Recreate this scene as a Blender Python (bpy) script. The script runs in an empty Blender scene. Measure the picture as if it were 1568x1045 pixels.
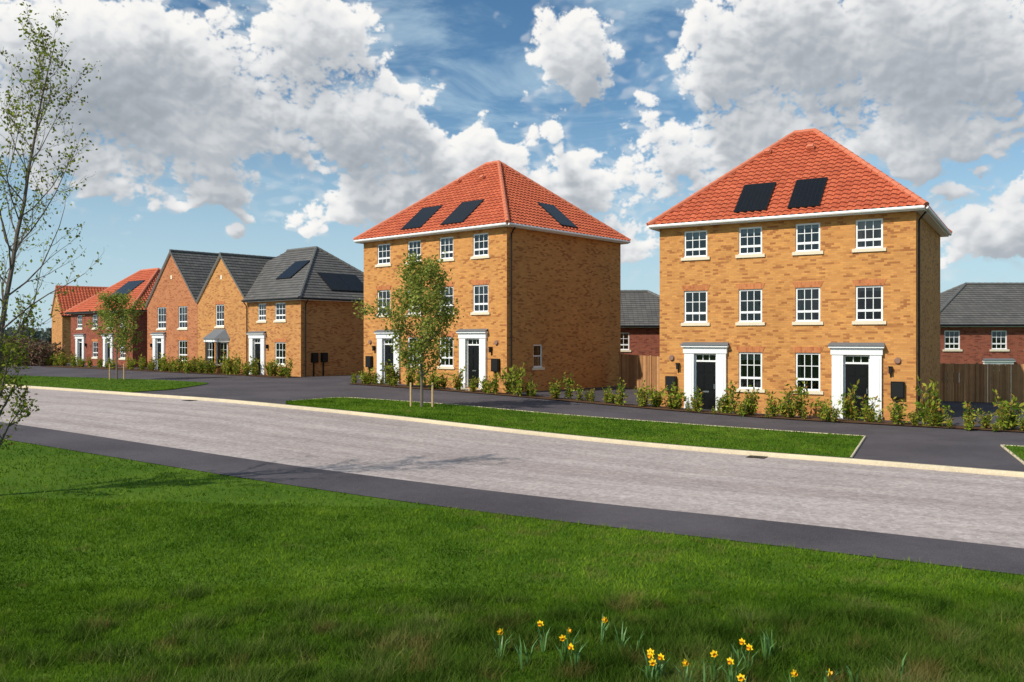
import bpy,bmesh,math,random
import numpy as np
from mathutils import Vector,Matrix
random.seed(7); rng=np.random.default_rng(7)
scene=bpy.context.scene
COL=scene.collection
# ------------------------------------------------------------------ helpers
def link(o,parent=None):
    COL.objects.link(o)
    if parent is not None: o.parent=parent
    return o
def empty(name,loc=(0,0,0),rz=0.0):
    e=bpy.data.objects.new(name,None); e.location=loc; e.rotation_euler=(0,0,rz); e.empty_display_size=.5
    return link(e)
def sstep(a,b,x):
    t=np.clip((x-a)/(b-a),0,1); return t*t*(3-2*t)
def gz(x,y):
    x=np.asarray(x,float); y=np.asarray(y,float)
    s=.855*x-.52*y; n=.52*x+.855*y
    return -.63*sstep(-30,-6,s)-1.25*sstep(49,55,n)*sstep(-37,-28,s)
class NB:
    def __init__(s,tree): s.t=tree
    def n(s,typ,ins=None,**kw):
        nd=s.t.nodes.new(typ)
        for k,v in kw.items(): setattr(nd,k,v)
        if ins:
            for k,v in ins.items():
                sock=nd.inputs[k]
                if isinstance(v,bpy.types.NodeSocket): s.t.links.new(v,sock)
                else: sock.default_value=v
        return nd
    def m(s,op,a,b=None,c=None,clamp=False):
        nd=s.t.nodes.new('ShaderNodeMath'); nd.operation=op; nd.use_clamp=clamp
        for i,v in enumerate((a,b,c)):
            if v is None: continue
            if isinstance(v,bpy.types.NodeSocket): s.t.links.new(v,nd.inputs[i])
            else: nd.inputs[i].default_value=v
        return nd.outputs[0]
    def mix(s,f,a,b,blend='MIX'):
        nd=s.t.nodes.new('ShaderNodeMix'); nd.data_type='RGBA'; nd.blend_type=blend
        for sock,v in ((nd.inputs[0],f),(nd.inputs[6],a),(nd.inputs[7],b)):
            if isinstance(v,bpy.types.NodeSocket): s.t.links.new(v,sock)
            elif isinstance(v,(tuple,list)): sock.default_value=(*v[:3],1)
            else: sock.default_value=v
        return nd.outputs[2]
    def ramp(s,f,a,b):
        nd=s.n('ShaderNodeMapRange',{0:f,1:a,2:b,3:0.0,4:1.0},interpolation_type='SMOOTHSTEP'); return nd.outputs[0]
def newmat(name):
    m=bpy.data.materials.new(name); m.use_nodes=True
    t=m.node_tree; b=t.nodes['Principled BSDF']; return m,NB(t),b
def simple(name,col,rough=.6,spec=.5,metal=0,noise=0,nscale=8):
    m,q,b=newmat(name)
    b.inputs['Roughness'].default_value=rough; b.inputs['Metallic'].default_value=metal
    b.inputs['Specular IOR Level'].default_value=spec
    if noise:
        tc=q.n('ShaderNodeTexCoord'); nz=q.n('ShaderNodeTexNoise',{'Vector':tc.outputs['Object'],'Scale':nscale,'Detail':4.0})
        c=q.mix(nz.outputs[0],tuple(x*(1-noise) for x in col),tuple(min(1,x*(1+noise)) for x in col))
        q.t.links.new(c,b.inputs['Base Color'])
    else: b.inputs['Base Color'].default_value=(*col,1)
    return m
def bump(q,b,h,strength=.3,dist=.02):
    bp=q.n('ShaderNodeBump',{'Height':h,'Strength':strength,'Distance':dist}); q.t.links.new(bp.outputs[0],b.inputs['Normal'])
# ------------------------------------------------------------------ materials
def brick_mat(name,c1,c2,c3,mort,rot=False):
    m,q,b=newmat(name)
    tc=q.n('ShaderNodeTexCoord'); uv=tc.outputs['UV']
    if rot: uv=q.n('ShaderNodeMapping',{'Vector':uv,'Rotation':(0,0,math.pi/2)}).outputs[0]
    br=q.n('ShaderNodeTexBrick',{'Vector':uv,'Color1':(*c1,1),'Color2':(*c2,1),'Mortar':(*mort,1),'Scale':1.0,'Mortar Size':.006,'Mortar Smooth':.2,'Bias':-.1,'Brick Width':.225,'Row Height':.075})
    # a second random draw per brick (shifted so it is independent of the first)
    uv2=q.n('ShaderNodeMapping',{'Vector':uv,'Location':(22.5,37.5,0)}).outputs[0]
    cell=q.n('ShaderNodeTexBrick',{'Vector':uv2,'Color1':(0,0,0,1),'Color2':(1,1,1,1),'Mortar':(.5,.5,.5,1),'Scale':1.0,'Mortar Size':0.0,'Bias':0.0,'Brick Width':.225,'Row Height':.075},offset=.5)
    vo=q.n('ShaderNodeTexNoise',{'Vector':uv,'Scale':1.4,'Detail':3.0})
    cl=q.m('ADD',cell.outputs[0],q.m('MULTIPLY',vo.outputs[0],.45))
    c=q.mix(q.m('MULTIPLY',q.ramp(cl,.94,1.18),.8),br.outputs[0],c3)
    c=q.mix(q.m('MULTIPLY',q.ramp(cl,.42,.22),.4),c,tuple(min(1,x*1.25) for x in c1))
    big=q.n('ShaderNodeTexNoise',{'Vector':uv,'Scale':.5,'Detail':5.0,'Roughness':.6})
    c=q.mix(1.0,c,q.mix(big.outputs[0],(.78,.75,.72),(1.2,1.2,1.2)),'MULTIPLY')
    q.t.links.new(c,b.inputs['Base Color']); b.inputs['Roughness'].default_value=.9; b.inputs['Specular IOR Level'].default_value=.2
    inv=q.m('SUBTRACT',1.0,br.outputs[1]); bump(q,b,inv,.5,.008)
    return m
M={}
M['yel']=brick_mat('brick_yellow',(.60,.285,.082),(.50,.215,.06),(.31,.115,.04),(.43,.26,.13))
M['yel2']=brick_mat('brick_buff',(.57,.28,.09),(.47,.20,.062),(.30,.11,.042),(.42,.27,.15))
M['ora']=brick_mat('brick_orange',(.49,.19,.08),(.40,.14,.058),(.27,.09,.038),(.38,.25,.16))
M['red']=brick_mat('brick_red',(.31,.085,.046),(.23,.06,.034),(.14,.038,.026),(.27,.16,.12))
M['head']=brick_mat('brick_header',(.55,.19,.066),(.46,.145,.048),(.36,.11,.042),(.42,.27,.15),rot=True)
M['white']=simple('upvc_white',(.82,.82,.80),.35)
M['stone']=simple('cast_stone',(.72,.62,.45),.8,noise=.08)
M['black']=simple('black_paint',(.008,.008,.009),.25,spec=.25)
M['pipe']=simple('black_plastic',(.012,.012,.012),.45,spec=.25)
M['lead']=simple('lead_grey',(.13,.14,.15),.55,noise=.15)
M['dark']=simple('interior_dark',(.035,.033,.03),.9)
M['curtain']=simple('curtain',(.42,.40,.37),.95,noise=.15,nscale=20)
M['metal']=simple('chrome',(.6,.6,.6),.25,metal=1)
def glass():
    m,q,b=newmat('window_glass')
    t=q.t; out=t.nodes['Material Output']
    g=q.n('ShaderNodeBsdfGlossy',{'Color':(.9,.95,1,1),'Roughness':.03})
    tc=q.n('ShaderNodeTexCoord'); nz=q.n('ShaderNodeTexNoise',{'Vector':tc.outputs['Object'],'Scale':1.3})
    bp=q.n('ShaderNodeBump',{'Height':nz.outputs[0],'Strength':.12,'Distance':.03}); t.links.new(bp.outputs[0],g.inputs['Normal'])
    tr=q.n('ShaderNodeBsdfTransparent',{'Color':(.62,.68,.68,1)})
    fr=q.n('ShaderNodeFresnel',{'IOR':1.55})
    f=q.m('ADD',q.m('MULTIPLY',fr.outputs[0],1.0),.02,clamp=True)
    mx=q.n('ShaderNodeMixShader',{0:f,1:tr.outputs[0],2:g.outputs[0]})
    t.links.new(mx.outputs[0],out.inputs[0]); return m
M['glass']=glass()
def tile_mat(name,c1,c2,c3,tw,th,rough=.75):
    m,q,b=newmat(name); tc=q.n('ShaderNodeTexCoord'); uv=tc.outputs['UV']
    br=q.n('ShaderNodeTexBrick',{'Vector':uv,'Color1':(*c1,1),'Color2':(*c2,1),'Mortar':(*c3,1),'Scale':1.0,'Mortar Size':.009,'Bias':0.0,'Brick Width':tw,'Row Height':th},offset=0.0)
    nz=q.n('ShaderNodeTexNoise',{'Vector':uv,'Scale':1.1,'Detail':5.0,'Roughness':.65})
    c=q.mix(1.0,br.outputs[0],q.mix(nz.outputs[0],(.70,.68,.68),(1.28,1.26,1.24)),'MULTIPLY')
    q.t.links.new(c,b.inputs['Base Color']); b.inputs['Roughness'].default_value=rough; b.inputs['Specular IOR Level'].default_value=.3
    return m
M['pan']=tile_mat('pantile_terracotta',(.55,.135,.060),(.45,.098,.043),(.22,.045,.024),.3,.3)
M['slate']=tile_mat('tile_grey',(.14,.132,.12),(.10,.096,.09),(.032,.032,.032),.33,.3,.6)
M['ridge']=simple('ridge_terracotta',(.54,.155,.078),.75,noise=.15,nscale=3)
M['ridgeg']=simple('ridge_grey',(.11,.108,.10),.7,noise=.2,nscale=3)
def solar():
    m,q,b=newmat('solar_glass'); tc=q.n('ShaderNodeTexCoord')
    br=q.n('ShaderNodeTexBrick',{'Vector':tc.outputs['UV'],'Color1':(.005,.006,.008,1),'Color2':(.006,.007,.010,1),'Mortar':(.015,.015,.016,1),'Scale':1.0,'Mortar Size':.006,'Brick Width':.17,'Row Height':.17},offset=0.0)
    q.t.links.new(br.outputs[0],b.inputs['Base Color']); b.inputs['Roughness'].default_value=.2; b.inputs['Specular IOR Level'].default_value=.2; return m
M['solar']=solar()
def pos(q): return q.n('ShaderNodeNewGeometry').outputs['Position']
def ground_noise_mat(name,ca,cb,cc,rough,fine=60,bs=.4,spec=.3):
    m,q,b=newmat(name); p=pos(q)
    n1=q.n('ShaderNodeTexNoise',{'Vector':p,'Scale':.35,'Detail':4.0,'Roughness':.6})
    n2=q.n('ShaderNodeTexNoise',{'Vector':p,'Scale':float(fine),'Detail':2.0,'Roughness':.7})
    n3=q.n('ShaderNodeTexNoise',{'Vector':p,'Scale':5.0,'Detail':4.0,'Roughness':.7})
    c=q.mix(q.ramp(n1.outputs[0],.3,.7),ca,cb); c=q.mix(q.ramp(n2.outputs[0],.5,.75),c,cc)
    c=q.mix(1.0,c,q.mix(n3.outputs[0],(.78,.78,.78),(1.22,1.22,1.22)),'MULTIPLY')
    q.t.links.new(c,b.inputs['Base Color']); b.inputs['Roughness'].default_value=rough; b.inputs['Specular IOR Level'].default_value=spec
    bump(q,b,n2.outputs[0],bs,.01); return m
M['asph']=ground_noise_mat('asphalt',(.048,.041,.047),(.080,.069,.076),(.16,.145,.15),.9,70)
M['grassbase']=ground_noise_mat('grass_soil',(.050,.105,.010),(.088,.155,.015),(.055,.08,.012),1.0,25,.8,.05)
M['soil']=ground_noise_mat('bark_soil',(.10,.055,.03),(.07,.04,.025),(.2,.12,.07),1.0,18,1.0,.05)
M['kerb']=ground_noise_mat('kerb_concrete',(.62,.51,.34),(.50,.42,.29),(.70,.60,.42),.85,30,.2)
def road_mat():
    m,q,b=newmat('road_aggregate'); p=pos(q)
    mp=q.n('ShaderNodeMapping',{'Vector':p,'Rotation':(0,0,math.radians(31.3))}).outputs[0]
    st=q.n('ShaderNodeMapping',{'Vector':mp,'Scale':(.08,1.3,1)}).outputs[0]
    n1=q.n('ShaderNodeTexNoise',{'Vector':st,'Scale':1.0,'Detail':6.0,'Roughness':.7})
    n2=q.n('ShaderNodeTexNoise',{'Vector':p,'Scale':14.0,'Detail':4.0,'Roughness':.8})
    n3=q.n('ShaderNodeTexNoise',{'Vector':p,'Scale':.5,'Detail':4.0,'Roughness':.65})
    vo=q.n('ShaderNodeTexVoronoi',{'Vector':p,'Scale':11.0},feature='F1')
    c=q.mix(q.ramp(n1.outputs[0],.3,.7),(.32,.265,.245),(.44,.38,.355))
    c=q.mix(1.0,c,q.mix(n2.outputs[0],(.45,.45,.45),(1.55,1.55,1.55)),'MULTIPLY')
    c=q.mix(1.0,c,q.mix(n3.outputs[0],(.80,.80,.82),(1.18,1.17,1.15)),'MULTIPLY')
    c=q.mix(.8,c,q.mix(vo.outputs[1],(.72,.72,.72),(1.25,1.25,1.25)),'MULTIPLY')
    q.t.links.new(c,b.inputs['Base Color']); b.inputs['Roughness'].default_value=.85; b.inputs['Specular IOR Level'].default_value=.3
    bump(q,b,n2.outputs[0],.5,.02); return m
M['road']=road_mat()
def fence_mat():
    m,q,b=newmat('timber'); tc=q.n('ShaderNodeTexCoord')
    sp=q.n('ShaderNodeSeparateXYZ',{0:tc.outputs['UV']})
    c=q.mix(sp.outputs[0],(.28,.13,.05),(.52,.27,.11)); nz=q.n('ShaderNodeTexNoise',{'Vector':tc.outputs['Object'],'Scale':3.0,'Detail':4.0})
    c=q.mix(1.0,c,q.mix(nz.outputs[0],(.7,.7,.7),(1.2,1.2,1.2)),'MULTIPLY'); q.t.links.new(c,b.inputs['Base Color']); b.inputs['Roughness'].default_value=.85; return m
M['timber']=fence_mat()
def leaf_mat(name,cols,trans=.35,brown=None):
    """colour from uv.x (per leaf value); uv.y mixes in a dry colour when brown is given"""
    m,q,b=newmat(name); t=q.t; out=t.nodes['Material Output']
    tc=q.n('ShaderNodeTexCoord'); sp=q.n('ShaderNodeSeparateXYZ',{0:tc.outputs['UV']})
    cr=q.n('ShaderNodeValToRGB',{0:sp.outputs[0]}); el=cr.color_ramp.elements
    el[0].color=(*cols[0],1); el[1].color=(*cols[-1],1)
    for i,c in enumerate(cols[1:-1]):
        e=el.new((i+1)/(len(cols)-1)); e.color=(*c,1)
    c=cr.outputs[0]
    if brown: c=q.mix(sp.outputs[1],c,brown)
    d=q.n('ShaderNodeBsdfDiffuse',{'Color':c}); tr=q.n('ShaderNodeBsdfTranslucent',{'Color':c})
    mx=q.n('ShaderNodeMixShader',{0:trans,1:d.outputs[0],2:tr.outputs[0]})
    t.links.new(mx.outputs[0],out.inputs[0]); return m
M['lawn']=leaf_mat('grass_blades',[(.022,.055,.004),(.052,.118,.008),(.10,.19,.012),(.17,.27,.022)],.3,(.20,.19,.05))
M['rough']=leaf_mat('rough_grass_blades',[(.022,.052,.005),(.055,.11,.012),(.10,.16,.025),(.22,.22,.08)],.3,(.22,.15,.055))
M['leafA']=leaf_mat('leaf_spring',[(.15,.18,.03),(.27,.31,.06),(.40,.43,.11)],.45)
M['leafS']=leaf_mat('leaf_shrub',[(.05,.10,.012),(.17,.24,.025),(.36,.40,.05),(.36,.18,.05)],.35)
M['leafB']=leaf_mat('leaf_birch',[(.14,.10,.04),(.20,.25,.03),(.34,.38,.05)],.4)
M['leafH']=leaf_mat('leaf_hedge',[(.17,.085,.07),(.21,.12,.09),(.12,.13,.06)],.2)
M['leafD']=leaf_mat('leaf_distant',[(.15,.17,.16),(.17,.20,.17),(.21,.20,.19)],.2)  # greyed and paled: distance haze put into the leaf colour
M['bark']=simple('bark',(.15,.12,.09),.9,noise=.35,nscale=12)
M['barkb']=simple('bark_birch',(.13,.10,.08),.85,noise=.5,nscale=9)
M['stake']=simple('stake_wood',(.55,.36,.18),.8,noise=.2)
M['petal']=simple('daffodil_yellow',(.85,.6,.01),.5); M['cup']=simple('daffodil_cup',(.85,.38,.0),.5)
M['dleaf']=simple('daffodil_leaf',(.08,.18,.04),.5)
# ------------------------------------------------------------------ mesh builder
class MB:
    def __init__(s): s.v=[];s.f=[];s.mi=[];s.uv=[];s.mats=[]
    def mid(s,m):
        if m not in s.mats: s.mats.append(m)
        return s.mats.index(m)
    def poly(s,pts,m,uvs=None):
        i=len(s.v); s.v+= [tuple(p) for p in pts]; s.f.append(list(range(i,i+len(pts)))); s.mi.append(s.mid(m))
        s.uv+= uvs if uvs else [(p[0],p[2]) for p in pts]
    def box(s,c,m,P=lambda a,b,c:(a,b,c),uvc=None):
        (x0,x1,y0,y1,z0,z1)=c
        def q(a,uv): s.poly([P(*k) for k in a],m,uvc*4 if uvc else uv)
        q([(x0,y0,z0),(x1,y0,z0),(x1,y0,z1),(x0,y0,z1)],[(x0,z0),(x1,z0),(x1,z1),(x0,z1)])
        q([(x1,y1,z0),(x0,y1,z0),(x0,y1,z1),(x1,y1,z1)],[(x1,z0),(x0,z0),(x0,z1),(x1,z1)])
        q([(x0,y1,z0),(x0,y0,z0),(x0,y0,z1),(x0,y1,z1)],[(y1,z0),(y0,z0),(y0,z1),(y1,z1)])
        q([(x1,y0,z0),(x1,y1,z0),(x1,y1,z1),(x1,y0,z1)],[(y0,z0),(y1,z0),(y1,z1),(y0,z1)])
        q([(x0,y0,z1),(x1,y0,z1),(x1,y1,z1),(x0,y1,z1)],[(x0,y0),(x1,y0),(x1,y1),(x0,y1)])
        q([(x0,y1,z0),(x1,y1,z0),(x1,y0,z0),(x0,y0,z0)],[(x0,y1),(x1,y1),(x1,y0),(x0,y0)])
    def tube(s,p0,p1,r0,r1,m,n=6,cap=False):
        p0=Vector(p0);p1=Vector(p1);d=(p1-p0)
        if d.length<1e-6:return
        d.normalize(); a=d.orthogonal().normalized(); b=d.cross(a)
        R=[(math.cos(2*math.pi*i/n),math.sin(2*math.pi*i/n)) for i in range(n)]
        A=[p0+(a*c+b*t)*r0 for c,t in R]; B=[p1+(a*c+b*t)*r1 for c,t in R]
        for i in range(n):
            j=(i+1)%n; s.poly([A[i],A[j],B[j],B[i]],m,[(0,0)]*4)
        if cap: s.poly(A[::-1],m,[(0,0)]*n); s.poly(B,m,[(0,0)]*n)
    def build(s,name,parent=None,smooth=False,loc=None):
        me=bpy.data.meshes.new(name); me.from_pydata(s.v,[],s.f)
        for m in s.mats: me.materials.append(M[m])
        me.polygons.foreach_set('material_index',s.mi)
        u=me.uv_layers.new(name='UVMap'); u.data.foreach_set('uv',np.array(s.uv,dtype=np.float32).ravel())
        if smooth: me.polygons.foreach_set('use_smooth',[True]*len(me.polygons))
        me.update(); o=bpy.data.objects.new(name,me)
        if loc: o.location=loc
        return link(o,parent)
def np_mesh(name,V,F,mat,uv=None,parent=None,smooth=False):
    me=bpy.data.meshes.new(name); k=F.shape[1]
    me.vertices.add(len(V)); me.vertices.foreach_set('co',V.astype(np.float32).ravel())
    me.loops.add(F.size); me.loops.foreach_set('vertex_index',F.astype(np.int32).ravel())
    me.polygons.add(len(F)); me.polygons.foreach_set('loop_start',np.arange(0,F.size,k,dtype=np.int32)); me.polygons.foreach_set('loop_total',np.full(len(F),k,dtype=np.int32))
    if uv is not None:
        u=me.uv_layers.new(name='UVMap'); u.data.foreach_set('uv',uv.astype(np.float32).ravel())
    me.materials.append(M[mat]); me.update(calc_edges=True)
    if smooth: me.polygons.foreach_set('use_smooth',[True]*len(me.polygons))
    return link(bpy.data.objects.new(name,me),parent)
# ------------------------------------------------------------------ roofs
def roof_face(parent,pts,kind,name='roof_tiles',mat=None):
    pts=[Vector(p) for p in pts]; p0=pts[0]; a=(pts[1]-p0).normalized(); nr=a.cross(pts[2]-p0).normalized(); b=nr.cross(a)
    P2=[((p-p0).dot(a),(p-p0).dot(b)) for p in pts]
    u0=min(p[0] for p in P2);u1=max(p[0] for p in P2);v1=max(p[1] for p in P2)
    du=.05 if kind=='pan' else .6
    us=np.arange(u0-.05,u1+du,du); r=.3; vs=[];hs=[]
    k=0
    while k*r<v1+r:
        vs+=[k*r,(k+1)*r-.012]; hs+=[.055 if kind=='pan' else .035,.006]; k+=1
    vs=np.array(vs);hs=np.array(hs)
    U,Vv=np.meshgrid(us,vs); H=np.repeat(hs[:,None],len(us),1)
    if kind=='pan':
        ph=(U/.3)%1.0; H=H+.032*np.sin(2*np.pi*ph)+.012*np.sin(4*np.pi*ph+.6)
    A=np.array(a);B=np.array(b);N=np.array(nr)
    V=(np.array(p0)[None,None]+U[...,None]*A+Vv[...,None]*B+H[...,None]*N).reshape(-1,3)
    nu=len(us);nv=len(vs); I=np.arange(nu*nv).reshape(nv,nu)
    F=np.stack([I[:-1,:-1],I[:-1,1:],I[1:,1:],I[1:,:-1]],-1).reshape(-1,4)
    o=np_mesh(name,V,F,mat or kind,parent=parent)
    bm=bmesh.new(); bm.from_mesh(o.data)
    for i in range(len(pts)):
        e=pts[(i+1)%len(pts)]-pts[i]; no=e.cross(nr).normalized()
        bmesh.ops.bisect_plane(bm,geom=bm.verts[:]+bm.edges[:]+bm.faces[:],plane_co=pts[i],plane_no=no,clear_outer=True)
    uvl=bm.loops.layers.uv.new('UVMap')
    for f in bm.faces:
        f.smooth=False
        for l in f.loops:
            d=l.vert.co-p0; l[uvl].uv=(d.dot(a)+50.1,d.dot(b)+.001)
    bm.to_mesh(o.data); bm.free(); return (p0,a,b,nr)
def caps(mb,p0,p1,mat,r=.12):
    p0=Vector(p0);p1=Vector(p1);L=(p1-p0).length;n=max(1,int(L/.42)); d=(p1-p0)/n
    for i in range(n):
        mb.tube(p0+d*i,p0+d*(i+1.04),r*1.06,r*.93,mat,8,True)
def panel(parent,fr,u0,u1,v0,v1):
    p0,a,b,nr=fr; mb=MB()
    P=lambda x,y,z:p0+a*x+b*y+nr*z
    mb.box((u0,u1,v0,v1,-.02,.095),'pipe',P)
    mid=(u0+u1)/2 if (u1-u0)>2.2 else None
    segs=[(u0+.03,u1-.03)] if mid is None else [(u0+.03,mid-.015),(mid+.015,u1-.03)]
    for x0,x1 in segs:
        mb.poly([P(x0,v0+.03,.10),P(x1,v0+.03,.10),P(x1,v1-.03,.10),P(x0,v1-.03,.10)],'solar',[(x0,v0),(x1,v0),(x1,v1),(x0,v1)])
    mb.build('solar_panel',parent)
def eaves(mb,x0,x1,y0,y1,z,ov,mat='white',gut='white',sides='frbl'):
    X0,X1,Y0,Y1=x0-ov,x1+ov,y0-ov,y1+ov
    mb.poly([(X0,Y0,z),(X0,Y1,z),(X1,Y1,z),(X1,Y0,z)],mat)
    def seg(a,b): mb.tube(a,b,.065,.065,gut,8,True)
    if 'f' in sides: mb.box((X0,X1,Y0,Y0+.03,z-.02,z+.13),mat); seg((X0,Y0-.06,z+.08),(X1,Y0-.06,z+.08))
    if 'b' in sides: mb.box((X0,X1,Y1-.03,Y1,z-.02,z+.13),mat)
    if 'l' in sides: mb.box((X0,X0+.03,Y0+.03,Y1-.03,z-.02,z+.13),mat); seg((X0-.06,Y0,z+.08),(X0-.06,Y1,z+.08))
    if 'r' in sides: mb.box((X1-.03,X1,Y0+.03,Y1-.03,z-.02,z+.13),mat); seg((X1+.06,Y0,z+.08),(X1+.06,Y1,z+.08))
def hip_roof(parent,x0,x1,y0,y1,z,rise,ov,kind,rm,vents=()):
    X0,X1,Y0,Y1=x0-ov,x1+ov,y0-ov,y1+ov; z=z+.12; h=min(X1-X0,Y1-Y0)/2
    if X1-X0>=Y1-Y0: A=(X0+h,(Y0+Y1)/2,z+rise);B=(X1-h,(Y0+Y1)/2,z+rise)
    else: A=((X0+X1)/2,Y0+h,z+rise);B=((X0+X1)/2,Y1-h,z+rise)
    wide=X1-X0>=Y1-Y0
    c=[(X0,Y0,z),(X1,Y0,z),(X1,Y1,z),(X0,Y1,z)]
    fr={}
    if wide:
        fr['f']=roof_face(parent,[c[0],c[1],B,A],kind); fr['r']=roof_face(parent,[c[1],c[2],B],kind)
        fr['b']=roof_face(parent,[c[2],c[3],A,B],kind); fr['l']=roof_face(parent,[c[3],c[0],A],kind)
        hp=[(c[0],A),(c[1],B),(c[2],B),(c[3],A)]
    else:
        fr['f']=roof_face(parent,[c[0],c[1],A],kind); fr['r']=roof_face(parent,[c[1],c[2],B,A],kind)
        fr['b']=roof_face(parent,[c[2],c[3],B],kind); fr['l']=roof_face(parent,[c[3],c[0],A,B],kind)
        hp=[(c[0],A),(c[1],A),(c[2],B),(c[3],B)]
    mb=MB()
    for p,q in hp: caps(mb,Vector(p)+Vector((0,0,.02)),Vector(q)+Vector((0,0,.02)),rm)
    if (Vector(A)-Vector(B)).length>.1: caps(mb,Vector(A)+Vector((0,0,.03)),Vector(B)+Vector((0,0,.03)),rm)
    mb.build('ridge_tiles',parent,True)
    return fr
# ------------------------------------------------------------------ facade
class Fr:
    def __init__(s,O,U,N): s.O=Vector(O);s.U=Vector(U);s.N=Vector(N)
    def P(s,u,d,v): return s.O+s.U*u+s.N*d+Vector((0,0,v))
def wall(mb,F,w,h,ops,mat,z0=-.6,gable=None,uo=0):
    xs=sorted({0,w,*[o[0] for o in ops],*[o[1] for o in ops]}); zs=sorted({z0,h,*[o[2] for o in ops],*[o[3] for o in ops]})
    for i in range(len(xs)-1):
        for j in range(len(zs)-1):
            cx=(xs[i]+xs[i+1])/2;cz=(zs[j]+zs[j+1])/2
            if any(o[0]<cx<o[1] and o[2]<cz<o[3] for o in ops): continue
            q=[(xs[i],zs[j]),(xs[i+1],zs[j]),(xs[i+1],zs[j+1]),(xs[i],zs[j+1])]
            mb.poly([F.P(a,0,b) for a,b in q],mat,[(a+uo,b+3) for a,b in q])
    if gable:
        q=[(0,h),(w,h),(w/2,h+gable)]; mb.poly([F.P(a,0,b) for a,b in q],mat,[(a+uo,b+3) for a,b in q])
    D=.11
    for a,b,c,d in ops:
        for (p,q) in (((a,c),(a,d)),((b,d),(b,c)),((a,d),(b,d)),((b,c),(a,c))):
            mb.poly([F.P(p[0],0,p[1]),F.P(p[0],D,p[1]),F.P(q[0],D,q[1]),F.P(q[0],0,q[1])],mat,[(0,p[1]),(D,p[1]),(D,q[1]),(0,q[1])])
def window(mb,F,u0,u1,v0,v1,style='grid',head=True,sill=True,curt=True):
    P=lambda u,d,v:F.P(u,d,v)
    B=lambda a,b,c,d,e,f,m:mb.box((a,b,c,d,e,f),m,P)
    fw=.07; d0,d1=.045,.105
    B(u0,u0+fw,d0,d1,v0,v1,'white');B(u1-fw,u1,d0,d1,v0,v1,'white')
    B(u0+fw,u1-fw,d0,d1,v0,v0+fw,'white');B(u0+fw,u1-fw,d0,d1,v1-fw,v1,'white')
    gy=.085
    mb.poly([P(u0+fw,gy,v0+fw),P(u1-fw,gy,v0+fw),P(u1-fw,gy,v1-fw),P(u0+fw,gy,v1-fw)],'glass')
    if style=='grid':
        H=v1-v0; tr=v0+.30*H
        B(u0+fw,u1-fw,.05,.1,tr-.045,tr+.045,'white')
        W=u1-u0-2*fw; bw=.028
        for k in (1,2):
            x=u0+fw+W*k/3; B(x-bw/2,x+bw/2,.06,.095,tr+.045,v1-fw,'white'); B(x-bw/2,x+bw/2,.06,.095,v0+fw,tr-.045,'white')
        zc=(tr+v1)/2; B(u0+fw,u1-fw,.063,.093,zc-bw/2,zc+bw/2,'white')
    else:
        zc=(v0+v1)/2; B(u0+fw,u1-fw,.06,.1,zc-.03,zc+.03,'white')
    e=.25
    mb.poly([P(u0-e,.9,v0-e),P(u1+e,.9,v0-e),P(u1+e,.9,v1+e),P(u0-e,.9,v1+e)],'dark')
    for a,b in ((u0-e,u0-e),(u1+e,u1+e)): mb.poly([P(a,.12,v0-e),P(a,.9,v0-e),P(a,.9,v1+e),P(a,.12,v1+e)],'dark')
    mb.poly([P(u0-e,.12,v0-e),P(u1+e,.12,v0-e),P(u1+e,.9,v0-e),P(u0-e,.9,v0-e)],'dark'); mb.poly([P(u0-e,.12,v1+e),P(u1+e,.12,v1+e),P(u1+e,.9,v1+e),P(u0-e,.9,v1+e)],'dark')
    if curt:
        cw=(u1-u0)*random.uniform(.08,.2); n=4
        for sgn,base in ((1,u0),(-1,u1)):
            for k in range(n):
                x0=base+sgn*(cw*k/n);x1=base+sgn*(cw*(k+1)/n)
                da,db=(.2,.26) if k%2 else (.26,.2)
                mb.poly([P(x0,da,v0),P(x1,db,v0),P(x1,db,v1),P(x0,da,v1)],'curtain')
        if random.random()<.35:
            zb=v1-(v1-v0)*random.uniform(.12,.35); mb.poly([P(u0,.17,zb),P(u1,.17,zb),P(u1,.17,v1),P(u0,.17,v1)],'curtain')
    if sill: B(u0-.12,u1+.12,-.06,.06,v0-.13,v0-.002,'stone'); B(u0-.0,u1+.0,-.03,.045,v0,v0+.03,'white')
    if head:
        q=[(u0-.02,v1+.002),(u1+.02,v1+.002),(u1+.13,v1+.235),(u0-.13,v1+.235)]
        mb.poly([P(a,-.014,b) for a,b in q],'head',[(a,b) for a,b in q])
        for k in range(4):
            a=q[k];b=q[(k+1)%4]; mb.poly([P(a[0],-.014,a[1]),P(b[0],-.014,b[1]),P(b[0],0.0,b[1]),P(a[0],0.0,a[1])],'head',[(0,0)]*4)
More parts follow.
